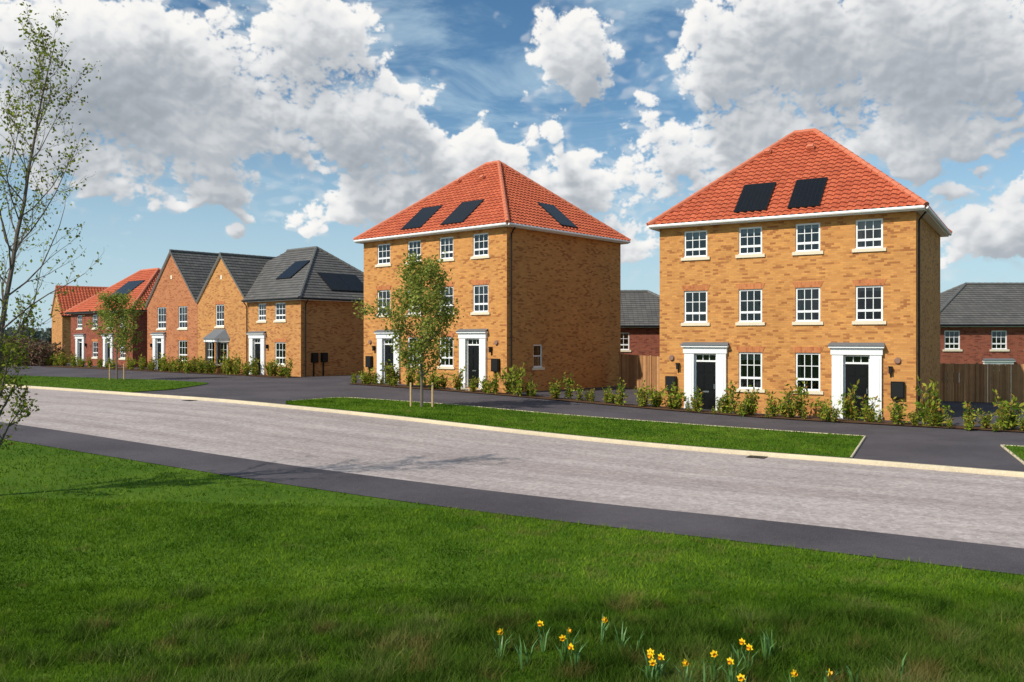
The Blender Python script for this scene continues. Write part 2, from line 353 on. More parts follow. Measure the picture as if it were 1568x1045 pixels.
def door(mb,F,c,v0=.12,sw=1.8,lamp=1):
    P=lambda u,d,v:F.P(u,d,v)
    B=lambda a,b,cc,d,e,f,m:mb.box((a,b,cc,d,e,f),m,P)
    dw=.48; H=v0+2.08; T=H+.34
    for sgn in (-1,1):
        x0=c+sgn*dw; x1=c+sgn*sw/2; a,b=min(x0,x1),max(x0,x1)
        B(a,b,-.12,.1,v0-.05,T+.02,'white'); B(a+.08,b-.08,-.135,-.12,v0+.3,T-.12,'white'); B(a-.0,b+.03 if sgn>0 else b,-.16,-.12,v0-.05,v0+.2,'white')
    B(c-sw/2-.04,c+sw/2+.04,-.15,0,T+.02,T+.28,'white'); B(c-sw/2-.1,c+sw/2+.1,-.24,0,T+.28,T+.36,'white')
    q0=T+.36; xa,xb=c-sw/2-.13,c+sw/2+.13
    mb.poly([P(xa,-.28,q0),P(xb,-.28,q0),P(xb-.05,0,q0+.13),P(xa+.05,0,q0+.13)],'lead'); B(xa,xb,-.28,0,q0-.001,q0+.02,'lead')
    B(c-dw,c-dw+.06,.03,.1,v0,T,'white');B(c+dw-.06,c+dw,.03,.1,v0,T,'white');B(c-dw+.06,c+dw-.06,.03,.1,H,H+.07,'white');B(c-dw+.06,c+dw-.06,.03,.1,T-.05,T+.0,'white')
    mb.poly([P(c-dw,.085,H+.07),P(c+dw,.085,H+.07),P(c+dw,.085,T-.05),P(c-dw,.085,T-.05)],'glass'); mb.poly([P(c-dw,.3,H-.1),P(c+dw,.3,H-.1),P(c+dw,.3,T+.1),P(c-dw,.3,T+.1)],'dark')
    for k in (1,2): x=c-dw+.06+(2*dw-.12)*k/3; B(x-.012,x+.012,.06,.09,H+.07,T-.05,'white')
    B(c-dw+.06,c+dw-.06,.06,.1,v0+.02,H,'black')
    for (za,zb) in ((.2,.75),(.9,1.5),(1.62,1.95)):
        for sgn in (-1,1):
            a,b=sorted((c+sgn*.06,c+sgn*.34)); B(a,b,.045,.06,v0+za,v0+zb,'black'); B(a+.04,b-.04,.035,.045,v0+za+.04,v0+zb-.04,'black')
    B(c-.13,c+.13,.03,.06,v0+.80,v0+.86,'metal'); B(c+.35,c+.38,.0,.06,v0+.95,v0+1.15,'metal')
    B(c-sw/2,c+sw/2,-.9,.06,-.3,v0-.06,'kerb')
    x=c+lamp*(sw/2+.3); B(x-.05,x+.05,-.16,-.02,v0+1.75,v0+1.98,'pipe'); B(x-.07,x+.07,-.18,0,v0+1.98,v0+2.02,'pipe'); B(x-.02,x+.02,-.03,0,v0+1.6,v0+1.76,'pipe')
def meter(mb,F,u,v=.95):
    B=lambda a,b,cc,d,e,f,m:mb.box((a,b,cc,d,e,f),m,lambda u,d,v:F.P(u,d,v))
    B(u-.23,u+.23,-.17,0,v,v+.62,'black'); B(u-.2,u+.2,-.185,-.17,v+.04,v+.58,'pipe'); B(u-.08,u+.0,-.06,0,-.3,v,'pipe')
def downpipe(mb,F,u,h,mat='pipe'):
    mb.tube(F.P(u,-.08,-.3),F.P(u,-.08,h-.3),.035,.035,mat,8); mb.tube(F.P(u,-.08,h-.3),F.P(u,-.32,h),.035,.035,mat,8)
def frames(w,d):
    return dict(f=Fr((0,0,0),(1,0,0),(0,1,0)),r=Fr((w,0,0),(0,1,0),(-1,0,0)),b=Fr((w,d,0),(-1,0,0),(0,-1,0)),l=Fr((0,d,0),(0,-1,0),(1,0,0)))
def townhouse(loc,rz,w,d,panels,rpanels,sidewin):
    E=empty('brick_house',loc,rz); H=7.92; k=w/10.1; F=frames(w,d); mw=MB();mo=MB();mt=MB()
    cols=[(1.1,2.12),(3.45,4.41),(5.73,6.68),(7.98,8.96)]; ops=[]
    for i,(a,b) in enumerate(cols):
        a*=k;b*=k; ops.append((a,b,6.62,7.74,False)); ops.append((a,b,3.85,5.2,True))
        if i in(1,2): ops.append((a,b,1.12,2.62,True))
    dc=[2.05*k,8.03*k]; dops=[(c-.48,c+.48,.1,2.54) for c in dc]
    wall(mw,F['f'],w,H,[o[:4] for o in ops]+dops,'yel')
    for o in ops: window(mo,F['f'],*o[:4],head=o[4])
    for i,c in enumerate(dc): door(mo,F['f'],c,lamp=-1 if i==0 else 1)
    meter(mo,F['f'],.55*k); meter(mo,F['f'],w-.62*k)
    mo.tube(F['f'].P(w-.62*k,0,2.35),F['f'].P(w-.62*k,-.08,2.35),.13,.10,'red',12,True); mo.tube(F['f'].P(.55*k,0,2.35),F['f'].P(.55*k,-.08,2.35),.13,.10,'red',12,True)
    so=[(2.0,2.72,1.1,2.25)] if sidewin else []
    wall(mw,F['r'],d,H,so,'yel',uo=2); wall(mw,F['b'],w,H,[],'yel',uo=4); wall(mw,F['l'],d,H,[],'yel',uo=7)
    for o in so: window(mo,F['r'],*o,style='plain',head=False)
    downpipe(mt,F['r'],.25,H)
    eaves(mt,0,w,0,d,H,.33)
    fr=hip_roof(E,0,w,0,d,H,4.35,.38,'pan','ridge')
    for p in panels: panel(E,fr['f'],*p)
    for p in rpanels: panel(E,fr['r'],*p)
    mv=MB(); p0,a,b,nr=fr['f']
    for u in (w/2-1.1,w/2+.75):
        P=lambda x,y,z:p0+a*x+b*y+nr*z
        mv.box((u,u+.32,4.9,5.2,.02,.16),'ridge',P); mv.box((u+.04,u+.28,4.93,5.15,.16,.22),'ridge',P)
    mv.build('roof_vents',E)
    mw.build('walls',E);mo.build('windows_and_doors',E);mt.build('eaves_and_gutters',E,False); return E
a1=math.atan2(-.522,.853); a2=math.atan2(-.655,.755)
townhouse((6.385,37.27,-.63),a1,10.1,9.2,[(3.65,4.98,.42,2.48),(5.82,7.05,.42,2.48)],[],False)
townhouse((-8.33,48.41,0),a2,10.7,9.75,[(3.55,5.15,.45,2.55),(6.6,8.2,.45,2.55)],[(4.6,6.0,.5,2.6)],True)
# ------------------------------------------------------------------ left group
C=Vector((-13.4,54.7,0)); f=Vector((-.755,.655,0)); g=Vector((.655,.755,0))
def at(t,d=0): p=C+f*t+g*d; return (p.x,p.y,0)
E=empty('brick_house',at(6.2),a2); w=6.2;d=9.0;H=5.0; F=frames(w,d); mw=MB();mo=MB();mt=MB()
ops=[(1.36,2.29,3.72,4.88),(3.34,4.52,3.72,4.88),(3.34,4.52,.85,2.3)]
wall(mw,F['f'],w,H,ops+[(.87,1.83,.1,2.54)],'yel2'); wall(mw,F['r'],d,H,[(7.2,7.8,3.6,4.7),(7.2,7.8,1.0,2.1)],'yel2',uo=1); wall(mw,F['b'],w,H,[],'yel2')
for o in ops: window(mo,F['f'],*o,head=o[2]<3)
window(mo,F['r'],7.2,7.8,3.6,4.7,'plain',False);window(mo,F['r'],7.2,7.8,1.0,2.1,'plain',False)
door(mo,F['f'],1.35,lamp=1); meter(mo,F['r'],1.0,1.0); meter(mo,F['r'],1.75,1.0); downpipe(mt,F['f'],.12,H); downpipe(mt,F['r'],.3,H)
mt.box((0,6.5,-.3,-.27,H-.02,H+.13),'white'); mt.tube((0,-.36,H+.08),(6.5,-.36,H+.08),.06,.06,'pipe',8,True); mt.box((6.47,6.5,-.27,9.3,H-.02,H+.13),'white'); mt.tube((6.56,-.3,H+.08),(6.56,9.3,H+.08),.06,.06,'pipe',8,True)
mt.poly([(0,-.3,H),(6.5,-.3,H),(6.5,0,H),(0,0,H)],'white'); mt.poly([(6.2,0,H),(6.5,0,H),(6.5,9.3,H),(6.2,9.3,H)],'white')
z=H+.12; R=z+3.85
A=(-1.8,4.5,R);B=(1.7,4.5,R); c0=(0.02,-.35,z);c1=(6.55,-.35,z);c2=(6.55,9.35,z)
k=(-3.3,3.0,z+3.85*3.35/4.85)
fr=roof_face(E,[c0,c1,B,A,k],'slate'); fr2=roof_face(E,[c1,c2,B],'slate'); roof_face(E,[c2,(-6.5,9.35,z),A,B],'slate'); 
mr=MB(); caps(mr,c1,B,'ridgeg');caps(mr,c2,B,'ridgeg');caps(mr,A,B,'ridgeg'); mr.build('ridge_tiles',E,True)
panel(E,fr,1.3,3.0,2.3,4.4); panel(E,fr2,3.0,6.2,.9,2.9)
mw.build('walls',E);mo.build('windows_and_doors',E);mt.build('eaves_and_gutters',E)
def gable_house(loc,rz,w,d,H,rise,mat,kind,rm,ops,doorc=None,bay=None,ovl=0,ovr=0,lamp=1,rops=()):
    E=empty('brick_house',loc,rz); F=frames(w,d); mw=MB();mo=MB();mt=MB()
    dops=[(doorc-.48,doorc+.48,.1,2.54)] if doorc else []
    bops=[(bay-1.1,bay+1.1,.2,2.35)] if bay else []
    wall(mw,F['f'],w,H,ops+dops+bops,mat,gable=rise); wall(mw,F['b'],w,H,[],mat,gable=rise); wall(mw,F['r'],d,H,list(rops),mat); wall(mw,F['l'],d,H,[],mat)
    for o in rops: window(mo,F['r'],*o,head=False)
    for o in ops: window(mo,F['f'],*o,head=True)
    if doorc: door(mo,F['f'],doorc,lamp=lamp)
    if bay:
        P=[(bay-1.25,0),(bay-.7,-.75),(bay+.7,-.75),(bay+1.25,0)]
        for i in range(3):
            (xa,ya),(xb,yb)=P[i],P[i+1]; L=math.hypot(xb-xa,yb-ya); U=((xb-xa)/L,(yb-ya)/L,0); FF=Fr((xa,ya,0),U,(-U[1],U[0],0))
            wall(mw,FF,L,2.5,[(.08,L-.08,.75,2.3)],mat); window(mo,FF,.08,L-.08,.75,2.3,head=False,sill=False,curt=False)
            mo.box((-.02,L+.02,-.05,.03,2.3,2.52),'white',lambda u,dd,v:FF.P(u,dd,v)); mo.box((-.02,L+.02,-.06,.03,.66,.75),'stone',lambda u,dd,v:FF.P(u,dd,v))
        Q=[(bay-1.4,0.0),(bay-.78,-.9),(bay+.78,-.9),(bay+1.4,0.0)]; T=[(bay-.8,0),(bay-.5,-.05),(bay+.5,-.05),(bay+.8,0)]
        for i in range(3): mo.poly([(*Q[i],2.52),(*Q[i+1],2.52),(*T[i+1],3.2),(*T[i],3.2)],'lead')
        mo.poly([(*q,2.52) for q in Q],'white')
    z=H+.1; m=w/2; s=rise/m; A=(m,-.12,z+rise);B=(m,d+.12,z+rise)
    roof_face(E,[(w+ovr,-.12,z-s*ovr),(w+ovr,d+.12,z-s*ovr),B,A],kind); roof_face(E,[(-ovl,d+.12,z-s*ovl),(-ovl,-.12,z-s*ovl),A,B],kind)
    caps(mt,A,B,rm)
    for sg,e in ((1,w+ovr),(-1,-ovl)):
        zz=z-s*(ovr if sg>0 else ovl)
        mt.poly([(e,-.13,zz-.16),(m,-.13,z+rise-.16),(m,-.13,z+rise+.05),(e,-.13,zz+.05)],'ridgeg' if kind=='slate' else rm)
        mt.poly([(e,-.13,zz-.12),(m,-.13,z+rise-.12),(m,0,z+rise-.12),(e,0,zz-.12)],'white')
    if ovr: mt.tube((w+ovr+.05,-.1,z-s*ovr-.02),(w+ovr+.05,d,z-s*ovr-.02),.06,.06,'pipe',8,True)
    mt.box((m-.12,m+.12,-.02,0.0,H+rise*.48,H+rise*.48+.3),'stone')
    mw.build('walls',E);mo.build('windows_and_doors',E);mt.build('verges_and_gutters',E); return E
gable_house(at(12.7),a2,6.5,9,5.15,3.25,'yel2','slate','ridgeg',[(2.5,3.6,3.4,4.95)],bay=3.0)
gable_house(at(20.4),a2,7.68,9,5.15,3.95,'ora','slate','ridgeg',[(1.65,3.0,3.3,4.95),(4.9,6.2,3.3,4.95),(4.9,6.2,.85,2.4)],doorc=2.0,ovl=.25,lamp=-1)
def simple_hip(loc,rz,w,d,H,rise,mat,kind,rm,ops,doors,panels=(),z0=-.6,ov=.33,head=True):
    E=empty('brick_house',loc,rz); F=frames(w,d); mw=MB();mo=MB();mt=MB()
    wall(mw,F['f'],w,H,ops+[(c-.48,c+.48,.1,2.54) for c in doors],mat,z0=z0)
    wall(mw,F['b'],w,H,[],mat,z0=z0);wall(mw,F['r'],d,H,[],mat,z0=z0);wall(mw,F['l'],d,H,[],mat,z0=z0)
    for o in ops: window(mo,F['f'],*o,head=head and o[2]<3)
    for c in doors: door(mo,F['f'],c)
    eaves(mt,0,w,0,d,H,.3,gut='pipe'); fr=hip_roof(E,0,w,0,d,H,rise,ov,kind,rm)
    for p in panels: panel(E,fr['f'],*p)
    mw.build('walls',E);mo.build('windows_and_doors',E);mt.build('eaves_and_gutters',E)
c4=Vector((-31.7,72,0)); l4=c4+f*12.3
simple_hip((l4.x,l4.y,-.05),a2,12.3,9,4.85,3.9,'red','pan','ridge',[(1.4,2.5,3.5,4.7),(4.6,5.7,3.5,4.7),(7.6,8.7,3.5,4.7),(10,11,3.5,4.7),(4.6,5.7,.9,2.3),(10,11,.9,2.3)],[2.2,7.9],[(5.4,8.6,2.0,4.4)])
gable_house((-51.0,95.5,0),math.radians(-55),8.0,16,5.0,3.0,'yel2','pan','ridge',[],ovr=.3,rops=[(1.5,2.6,3.4,4.6),(1.5,2.6,.9,2.2)])
simple_hip((26.7,55,-1.75),0.0,22,9.4,5.05,2.85,'red','slate','ridgeg',[(.9,1.9,3.6,4.8),(3.9,4.9,3.6,4.8),(6.1,7.1,3.6,4.8),(9.5,10.5,3.6,4.8),(12,13,3.6,4.8),(.9,1.9,.9,2.2),(6.6,7.6,.9,2.2)],[4.3,9.9],z0=-1)
simple_hip((-3.5,60,-1.75),math.radians(-3),17.5,8.4,5.05,2.55,'red','slate','ridgeg',[(14.4,15.5,3.5,4.7),(10.5,11.6,3.5,4.7)],[],z0=-1)
# ------------------------------------------------------------------ terrain
def axis(a,b,st,far):
    c=list(np.arange(a,b+st,st)); o=[];x=c[-1];s=st
    while x<far: s*=1.25;x+=s;o.append(x)
    l=[];x=c[0];s=st
    while x>-far: s*=1.25;x-=s;l.append(x)
    return np.array(l[::-1]+c+o)
xs=axis(-50,50,1.0,3000);ys=axis(0,90,1.0,3000); X,Y=np.meshgrid(xs,ys); Z=gz(X,Y)
I=np.arange(X.size).reshape(X.shape); Fq=np.stack([I[:-1,:-1],I[:-1,1:],I[1:,1:],I[1:,:-1]],-1).reshape(-1,4)
np_mesh('ground',np.stack([X,Y,Z],-1).reshape(-1,3),Fq,'grassbase',smooth=True)
def resamp(pl,n):
    pl=np.array(pl,float); d=np.r_[0,np.cumsum(np.hypot(*np.diff(pl,axis=0).T))]; t=np.linspace(0,d[-1],n)
    return np.stack([np.interp(t,d,pl[:,0]),np.interp(t,d,pl[:,1])],-1)
def smoothpl(pl,n=200,it=25):
    p=resamp(pl,n)
    for _ in range(it): p[1:-1]=(p[:-2]+2*p[1:-1]+p[2:])/4
    return p
def strip(name,A,B,nu,nv,dz,mat,parent=None):
    A=resamp(A,nu);B=resamp(B,nu); t=np.linspace(0,1,nv)[:,None,None]; Pxy=A[None]*(1-t)+B[None]*t
    Z=gz(Pxy[...,0],Pxy[...,1])+dz; V=np.concatenate([Pxy,Z[...,None]],-1).reshape(-1,3)
    I=np.arange(nu*nv).reshape(nv,nu); F=np.stack([I[:-1,:-1],I[:-1,1:],I[1:,1:],I[1:,:-1]],-1).reshape(-1,4)
    return np_mesh(name,V,F,mat,parent=parent,smooth=True)
lawnE=smoothpl([(-40,41.5),(-20,27),(-13.58,22.86),(-9.46,20.55),(-6.28,18.8),(-2.92,17.0),(.19,15.35),(3.29,13.7),(6.93,11.6),(12,8.4),(30,-3)])
roadN=smoothpl([(-40,45.2),(-22,30.8),(-15.65,26.4),(-10.21,23.07),(-5.29,20.3),(-1.18,18.2),(2.66,16.1),(4.8,14.9),(7.79,13.05),(13,9.8),(31,-1.5)])
kerb=smoothpl([(-75,80),(-50,63),(-30,47.8),(-23.26,43.0),(-18.48,39.6),(-12.96,35.5),(-8.59,32.6),(-3.3,29.6),(-1.2,28.2),(2.3,26.0),(5.67,23.9),(8.7,21.95),(11.4,19.9),(33,4.5)],260)
strip('footpath',lawnE,roadN,160,5,.012,'asph')
roadNx=np.vstack([[-75,75],[-55,57.5],roadN]) 
strip('road',roadNx,kerb,180,14,.010,'road')
nrm=np.array([.52,.855])
def kerbline(name,pl,wd,h,mat,base=0.0,n=200):
    p=resamp(pl,n); t=np.gradient(p,axis=0); t/=np.linalg.norm(t,axis=1)[:,None]; nn=np.stack([-t[:,1],t[:,0]],-1)
    if (nn@nrm).mean()<0: nn=-nn
    rows=[]
    for off,zz in ((0,base),(0.0,base+h-.015),(.015,base+h),(wd,base+h),(wd,base)):
        q=p+nn*off; rows.append(np.c_[q,gz(q[:,0],q[:,1])+zz])
    V=np.concatenate(rows); I=np.arange(5*n).reshape(5,n); F=np.stack([I[:-1,:-1],I[:-1,1:],I[1:,1:],I[1:,:-1]],-1).reshape(-1,4)
    return np_mesh(name,V,F,mat)
kerbline('kerb',kerb,.16,.125,'kerb',n=300)
ko=kerb+nrm*.15
back=[(-60,95),(-48,88),(-20,70),(10,50),(22,42),(42,27)]
strip('pavement',ko,back,140,30,.10,'asph')
def near(pl,p): return int(np.argmin(np.hypot(pl[:,0]-p[0],pl[:,1]-p[1])))
def seg(p,q,off=.16):
    i,j=near(kerb,p),near(kerb,q); i,j=min(i,j),max(i,j); return kerb[i:j+1]+nrm*off
vb=seg((-8.9,32.8),(8.85,22.0)); vt=smoothpl([(-8.9,34.0),(-7.3,36.6),(-2.17,34.55),(1.63,32.4),(5.08,30.8),(8.09,29.1),(11.03,27.0)],100,6)
strip('verge',vb,vt,80,12,.13,'grassbase')
vb2=seg((11.9,19.9),(31,6)); vt2=smoothpl([(14.0,24.7),(20,21.0),(34,11.5)],60,4); strip('verge',vb2,vt2,50,8,.13,'grassbase')
vb3=seg((-44,58),(-17.2,38.8)); vt3=smoothpl([(-46,62.5),(-32,56.0),(-24.5,52.5),(-20.0,50.0),(-16.3,47.0),(-16.2,41.0)],80,4); strip('verge',vb3,vt3,60,10,.13,'grassbase')
ED=empty('verge_edging')
for nm,pl in (('edge_a',[tuple(vb[-1]),tuple(vt[-1])]),('edge_b',[tuple(vb2[0]),tuple(vt2[0])]),('edge_c',vt),('edge_d',vt2)):
    o=kerbline(nm,pl,.06,.04,'kerb',base=.105,n=60); o.parent=ED
def grate(x,y):
    mb=MB(); a=math.radians(-31.3); E=empty('drain_grate',(x,y,float(gz(x,y))+.012),a)
    for (q0,q1,q2,q3) in ((-.24,.24,-.2,-.17),(-.24,.24,.17,.2),(-.24,-.21,-.17,.17),(.21,.24,-.17,.17)): mb.box((q0,q1,q2,q3,0,.014),'pipe')
    for i in range(7): mb.box((-.19+i*.06,-.165+i*.06,-.17,.17,0,.012),'pipe')
    mb.box((-.21,.21,-.17,.17,0,.003),'dark'); mb.build('bars',E)
grate(6.55,23.05); grate(-13.2,35.3)
bedF=smoothpl([(-8.9,46.2),(-6.03,43.3),(-0.12,39.6),(5.88,35.6),(12.14,31.4),(16.29,28.4),(30,19.5)],160,6)
bedB=bedF+np.array([.55,.83])*1.1
strip('planting_bed',bedF,bedB,120,4,.135,'soil')
bl=[at(-.3,-1.7)[:2],at(6,-1.7)[:2],at(13,-1.9)[:2],at(21,-2.2)[:2],at(34,-3)[:2]]
blB=[at(-.3,-.1)[:2],at(6,-.1)[:2],at(13,-.1)[:2],at(21,-.1)[:2],at(34,-.3)[:2]]
strip('planting_bed',bl,blB,60,4,.125,'soil')
# ------------------------------------------------------------------ fences
def fence(p,q,h=1.85,zb=None):
    p=np.array(p);q=np.array(q);L=np.hypot(*(q-p));d=(q-p)/L;nn=np.array([-d[1],d[0]]); E=empty('timber_fence'); mb=MB()
    n=int(L/.125)
    for i in range(n):
        u=i*.125; c=p+d*u; z=float(gz(*c)) if zb is None else zb
        r=random.random(); hh=h+random.uniform(-.01,.01); o=.0 if i%2 else .012
        def P(x,y,zz,c=c): return (c[0]+d[0]*x+nn[0]*y,c[1]+d[1]*x+nn[1]*y,zz)
        mb.box((0,.118,o,o+.018,z-.1,z+hh),'timber',P,uvc=[(r,.5)])
    for i in range(int(L/2.4)+1):
        c=p+d*i*2.4; z=float(gz(*c)) if zb is None else zb
        def P(x,y,zz,c=c): return (c[0]+d[0]*x+nn[0]*y,c[1]+d[1]*x+nn[1]*y,zz)
        mb.box((-.05,.05,-.08,-.002,z-.2,z+h+.06),'timber',P,uvc=[(.6,.5)])
    mb.build('boards',E)
fence((6.0,47.6),(9.6,42.6),1.95)
fence((20.3,42.6),(34,38.2),1.95)
fence((9.5,56.5),(27,51),1.8)
# ------------------------------------------------------------------ vegetation
def leafquads(Pc,size,aspect=.5,up=0.0,parent=None,name='leaves',mat='leafA',rg=rng):
    n=len(Pc); d=rg.normal(size=(n,3)); d[:,2]+=up; d/=np.linalg.norm(d,axis=1)[:,None]
    o=rg.normal(size=(n,3)); o-=(o*d).sum(1)[:,None]*d; o/=np.linalg.norm(o,axis=1)[:,None]
    L=size*rg.uniform(.6,1.3,n)[:,None]; W=L*aspect
    V=np.stack([Pc,Pc+d*L*.5+o*W*.5,Pc+d*L,Pc+d*L*.5-o*W*.5],1).reshape(-1,3)
    F=np.arange(4*n).reshape(n,4); r=rg.uniform(0,1,n); uv=np.repeat(np.c_[r,r],4,0)
    return np_mesh(name,V,F,mat,uv=uv,parent=parent)
def tree(name,loc,height,r0,crown0,spread,nbr,nleaf,lsize,lmat,bmat,seed,lean=(0,0),up=.9,jit=.12,stakes=False,leafrule=None,bend=0,prof=None,thin=.55):
    rd=random.Random(seed); rg=np.random.default_rng(seed); E=empty(name,loc); mb=MB(); tips=[]
    N=14; tr=[Vector((0,0,-.1))]; wob=Vector((0,0,0))
    for i in range(1,N+1):
        t=i/N; wob+=Vector((rd.gauss(0,.012),rd.gauss(0,.012),0))*height*.25
        tr.append(Vector((lean[0]*t**(1+bend),lean[1]*t**(1+bend),height*t))+wob*t)
    rad=lambda t:r0*(1-t)**.9+.006
    for i in range(N): mb.tube(tr[i],tr[i+1],rad(i/N),rad((i+1)/N),bmat,7)
    def tp(t): x=t*N;i=min(N-1,int(x));return tr[i].lerp(tr[i+1],x-i)
    def limb(p,d,L,r,lv):
        n=5;q=p.copy()
        for i in range(n):
            d=(d+Vector((rd.gauss(0,.13),rd.gauss(0,.13),rd.gauss(0,.1)+up*.07)))
            d.normalize(); q2=q+d*L/n; ra=max(.0025,r*(1-i/n*.75));rb=max(.002,r*(1-(i+1)/n*.75)); mb.tube(q,q2,ra,rb,bmat,5 if lv==0 else 4)
            if lv<2:
                for _ in range(rd.choice((1,2)) if lv==0 else 1):
                    if rd.random()<.85:
                        dd=(d+Vector((rd.gauss(0,.55),rd.gauss(0,.55),rd.gauss(.1,.35)))).normalized()
                        limb(q2,dd,L*rd.uniform(.3,.5)*(1-.08*i),rb*.6,lv+1)
            if lv>=1 or i>=3: tips.append(q2.copy())
            q=q2
        tips.append(q)
    for k in range(nbr):
        t=crown0+(1-crown0)*(k+rd.random()*.6)/nbr*.97; p=tp(t); az=k*2.4+rd.uniform(-.5,.5); rel=(t-crown0)/(1-crown0)
        pf=prof(rel) if prof else ((.55+1.2*rel) if rel<.35 else (1.05-(rel-.35)*1.15))
        L=spread*max(.18,pf)*rd.uniform(.7,1.25)
        d=Vector((math.cos(az),math.sin(az),up*rd.uniform(.7,1.3))).normalized(); limb(p,d,L,rad(t)*thin,0)
    tips.append(tr[-1]); mb.build('trunk_and_branches',E,True)
    T=np.array([list(t) for t in tips])
    wgt=leafrule(T) if leafrule is not None else rg.uniform(.1,1,len(T))**2
    idx=rg.choice(len(T),nleaf,p=wgt/wgt.sum()); Pc=T[idx]+rg.normal(size=(nleaf,3))*jit
    leafquads(Pc,lsize,.6,-.2,E,'leaves',lmat,rg)
    if stakes:
        ms=MB(); 
        for sx in (-.42,.42): ms.tube((sx,0,-.1),(sx,0,.95),.04,.04,'stake',8,True)
        ms.box((-.42,.42,-.02,.02,.78,.84),'pipe'); ms.build('stakes',E)
    return E
def gzf(x,y): return float(gz(x,y))
pr=lambda r:(.75+.9*r) if r<.35 else (1.065-(r-.35)*1.2)
tree('young_tree',(-3.5,33.4,gzf(-3.5,33.4)+.12),5.5,.055,.20,1.8,28,9500,.125,'leafA','bark',3,up=.75,jit=.15,stakes=True,prof=pr)
tree('young_tree',(-23.2,50.6,.12),4.8,.05,.25,1.7,20,4800,.14,'leafA','bark',5,up=.75,jit=.16,stakes=True,prof=pr)
tree('birch_tree',(-9.75,16.0,gzf(-9.5,16)),8.5,.062,.07,2.15,40,6600,.07,'leafB','barkb',11,lean=(1.15,.1),up=1.15,jit=.07,bend=.4,leafrule=lambda T:np.where(T[:,2]<3.6,3.0,1.2),thin=.42)
SH=[]
for k in range(8):
    rg=np.random.default_rng(100+k); mb=MB(); pts=[]; ns=rg.integers(7,15); sp_=rg.uniform(.18,.34)
    for i in range(ns):
        az=rg.uniform(0,6.28);h=rg.uniform(.25,.8);r=rg.uniform(.03,sp_); p1=Vector((math.cos(az)*r,math.sin(az)*r,h)); mb.tube((0,0,0),p1,.007,.004,'bark',4)
        for t in np.linspace(.2,1,9): pts+= [list(p1*t)]*3
    pts=np.array(pts)+rg.normal(size=(len(pts),3))*.035
    o1=mb.build('stems'); o2=leafquads(pts,.135,.42,.5,None,'leaves','leafS',rg); SH.append((o1.data,o2.data)); bpy.data.objects.remove(o1);bpy.data.objects.remove(o2)
def shrub_row(pl,spacing,smin,smax,dz=.12,gap=.25,jy=.2):
    E=empty('shrub_hedge'); p=resamp(pl,400); L=np.hypot(*np.diff(p,axis=0).T).sum(); n=int(L/spacing); p=resamp(pl,n)
    for x,y in p:
        x+=random.gauss(0,jy);y+=random.gauss(0,jy)
        if random.random()<gap: continue
        a,b=random.choice(SH); s=smin+(smax-smin)*random.random()**1.4; r=random.uniform(0,6.28); sz=s*random.uniform(.75,1.3)
        for nm,me in (('stems',a),('leaves',b)):
            o=bpy.data.objects.new(nm,me); o.location=(x,y,gzf(x,y)+dz); o.rotation_euler=(0,0,r); o.scale=(s,s,sz); link(o,E)
mid=(bedF+bedB)/2
shrub_row(mid,.36,.65,1.6,gap=.14)
shrub_row(mid[60:]+np.array([-.25,-.3]),.55,.45,.9,gap=.3)
def offl(t0,t1,d): return [at(t0,d)[:2],at(t1,d)[:2]]
shrub_row(offl(-.2,21,-.9),.42,.8,1.6,gap=.12); shrub_row(offl(22,36,-1.5),.6,.9,1.5)
shrub_row(offl(3,20,-1.5),.8,.6,1.2)
n=22000; hp=np.c_[rng.uniform(-60,-41.5,n),rng.uniform(76,80,n),rng.beta(1.2,1.6,n)*(2.7)+.05]; hp[:,2]*=.8+.25*np.sin(hp[:,0]*1.3)*np.sin(hp[:,0]*.47+1); leafquads(hp,.3,.5,0,None,'hedge','leafH')
def treemass(name,n,a0,a1,d0,d1,hmax,size,mat):
    cl=int(n/260); a=rng.uniform(a0,a1,cl);d=rng.uniform(d0,d1,cl);h=rng.uniform(.45,1,cl)*hmax
    idx=rng.integers(0,cl,n); r=h[idx]*.42; nv=rng.normal(size=(n,3)); nv/=np.linalg.norm(nv,axis=1)[:,None]; rr=rng.uniform(.3,1,n)**.5
    P=np.c_[np.sin(a[idx])*d[idx],np.cos(a[idx])*d[idx],h[idx]*.55]+nv*(rr*r)[:,None]*np.array([1.3,1.3,1.0]); leafquads(P,size,.7,0,None,name,mat)
treemass('distant_trees',22000,-.75,-.42,330,460,7,1.6,'leafD'); treemass('distant_trees',14000,-.42,.9,330,460,9,2.0,'leafD')
